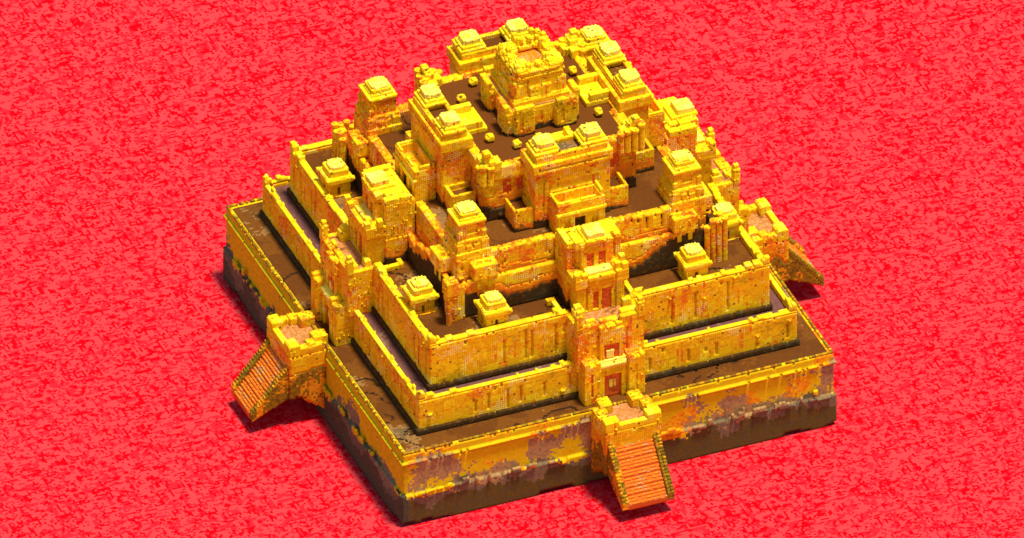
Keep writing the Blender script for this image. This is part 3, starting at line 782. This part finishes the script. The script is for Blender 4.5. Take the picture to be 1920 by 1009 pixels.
# ------------------------------------------------------------------ central sanctuary
w = thing('sanctuary', 'central sanctuary tower with an open brown top, tallest building on the topmost terrace', 'tower')
v = boxes([(-14.5, 14.5, -14.5, 14.5, 127, 139)], 2, .05, 2, cuts=[(-1, 0, -14.5, -14, 131, 136), (-14.5, -14, 0, 1, 131, 136)])
nx, ny, nz = v.a.shape
shade_courses(v, w, 2.2, 3.2, 5)
part('roof_floor', boxes([(-14, 14, -14, 14, 139, 139.6)], 2, 0), 'tan', w)
for k in range(4):
    for (a, b) in ((-13.5, -5), (5.5, 14.5)):
        bs = [(a, b, -17.5, -13.8, 127, 139.5), (a, b, -17.8, -15.5, 139.5, 142), (a-.5, a+1, -17, -14, 127, 138), (b-1, b+.5, -17, -14, 127, 138)]
        v = boxes(bs, 2, .10, 4+k, cuts=[(a+2, a+3.5, -18, -17, 130, 137)], up=.01)
        # turn the blocks to side k
        for _ in range(k):
            v.a = np.ascontiguousarray(np.rot90(v.a, -1, (0, 1)))
            lo = v.lo.copy(); ext = np.array(v.a.shape)/2
            # (x,y)->(y,-x)
            v.lo = np.array([lo[1], -(lo[0]+ext[1]), lo[2]])
        nx, ny, nz = v.a.shape
        f = split(v, np.arange(nz)[None, None, :] < (fbm(nx, ny, 10, 50+k)*4)[:, :, None])  # shade at the wing's foot, painted as dark blocks
        wg = part('wing_block', v, 'gold_inner', w); part('wing_foot_shade', f, 'dark', wg)
part('plinth', boxes([(-13, 13, -13, 13, 139, 142), (-12.5, 12.5, -12.5, 12.5, 142, 143)], 2, .08, 7), 'gold', w)
v = boxes([(-11.5, 11.5, -10, 10, 143, 156), (-10, 10, -11.5, 11.5, 143, 156), (-12, -8, -11.5, -8, 143, 151), (-11.5, -8, -12, -8, 143, 150), (8, 12, -12, -8, 143, 150), (-12, -8, 8, 12, 143, 151), (-12.5, 12.5, -5, 5, 143, 148), (-5, 5, -12.5, 12.5, 143, 148), (-12, 12, -10.5, 10.5, 152.5, 153.5), (-10.5, 10.5, -12, 12, 152.5, 153.5), (-12, 12, -9, 9, 155, 156), (-9, 9, -12, 12, 155, 156)], 2, .10, 9,
          cuts=[(-5, 5.5, -5, 5.5, 154, 158), (-6, -5.5, -12, -11, 143, 152), (-12, -11, 5, 5.5, 143, 152), (-11.5, -11, -4, 0, 150, 153)])
v.wear(.3, 12, .06); sh = part('shaft', v, 'gold', w)
part('top_floor', boxes([(-5, 5.5, -5, 5.5, 153.5, 154.5)], 2, 0), 'stair', w)
tr = np.random.default_rng(31)
for (x, y, hh, s) in [(-7.5, -7.5, 159.5, 4), (7.5, -7.5, 160, 4), (-8, 6.5, 160, 4), (7.5, 7.5, 162, 4), (-9, -0.5, 158, 2.5), (0.5, -9, 158.5, 1.8), (9, 1, 158.5, 2.5), (0, 8.5, 161.5, 4)]:
    bs = [(x-s, x+s, y-s+1, y+s-1, 155.5, 157.5), (x-s+1, x+s-1, y-s, y+s, 155.5, 157.5), (x-s+1, x+s-1, y-s+1, y+s-1, 157.5, 158.5)]
    for _ in range(5):
        ox, oy = tr.uniform(-s+1, s-1, 2)
        bs.append((x+ox-1, x+ox+1, y+oy-1, y+oy+1, 157, min(hh, 158+tr.uniform(.5, hh-157.5))))
    part('roof_turret', boxes(bs, 2, .35, int(abs(x*3+y)+4), up=.06), 'pale', w)
for (x, y) in [(-1.5, 6), (2, 6), (5.5, 6), (6, 3)]:
    part('colonnette', boxes([(x-.7, x+.7, y-.7, y+.7, 154.5, 161)], 2, .1, 2), 'gold', w)

# ------------------------------------------------------------------ camera, light, world
cd = bpy.data.cameras.new('camera'); cam = bpy.data.objects.new('camera', cd); C.objects.link(cam)
cd.type = 'ORTHO'; cd.ortho_scale = 1920/4.36; cd.clip_end = 5000
el = math.asin(.578); az = (.3812, .9245)
fw = (az[0]*math.cos(el), az[1]*math.cos(el), -math.sin(el))
tg = (-16.2, -19.2, 60)
cam.location = tuple(tg[i]-fw[i]*700 for i in range(3))
from mathutils import Vector
cam.rotation_euler = Vector(fw).to_track_quat('-Z', 'Y').to_euler()
bpy.context.scene.camera = cam

SUN_EL, SUN_AZ = R(79), math.atan2(-.75, .66)       # direction TO the sun, in the xy plane
d = Vector((math.cos(SUN_AZ)*math.cos(SUN_EL), math.sin(SUN_AZ)*math.cos(SUN_EL), math.sin(SUN_EL)))
ld = bpy.data.lights.new('sun', 'SUN'); lo = bpy.data.objects.new('sun', ld); C.objects.link(lo)
ld.energy = 3.7; ld.angle = R(8); ld.color = (1, .93, .82)
lo.rotation_euler = (-d).to_track_quat('-Z', 'Y').to_euler()
wd = bpy.data.worlds.new('World'); bpy.context.scene.world = wd; wd.use_nodes = True
nt = wd.node_tree; sk = nt.nodes.new('ShaderNodeTexSky'); sk.sky_type = 'NISHITA'; sk.sun_disc = False
sk.sun_elevation = SUN_EL; sk.sun_rotation = math.pi/2-SUN_AZ
bg = nt.nodes['Background']; nt.links.new(sk.outputs[0], bg.inputs[0]); bg.inputs[1].default_value = .11
vs = bpy.context.scene.view_settings
vs.view_transform = 'Standard'; vs.look = 'None'; vs.gamma = 1; vs.use_curve_mapping = False; vs.exposure = 0.48
bpy.context.scene.cycles.diffuse_bounces = 3
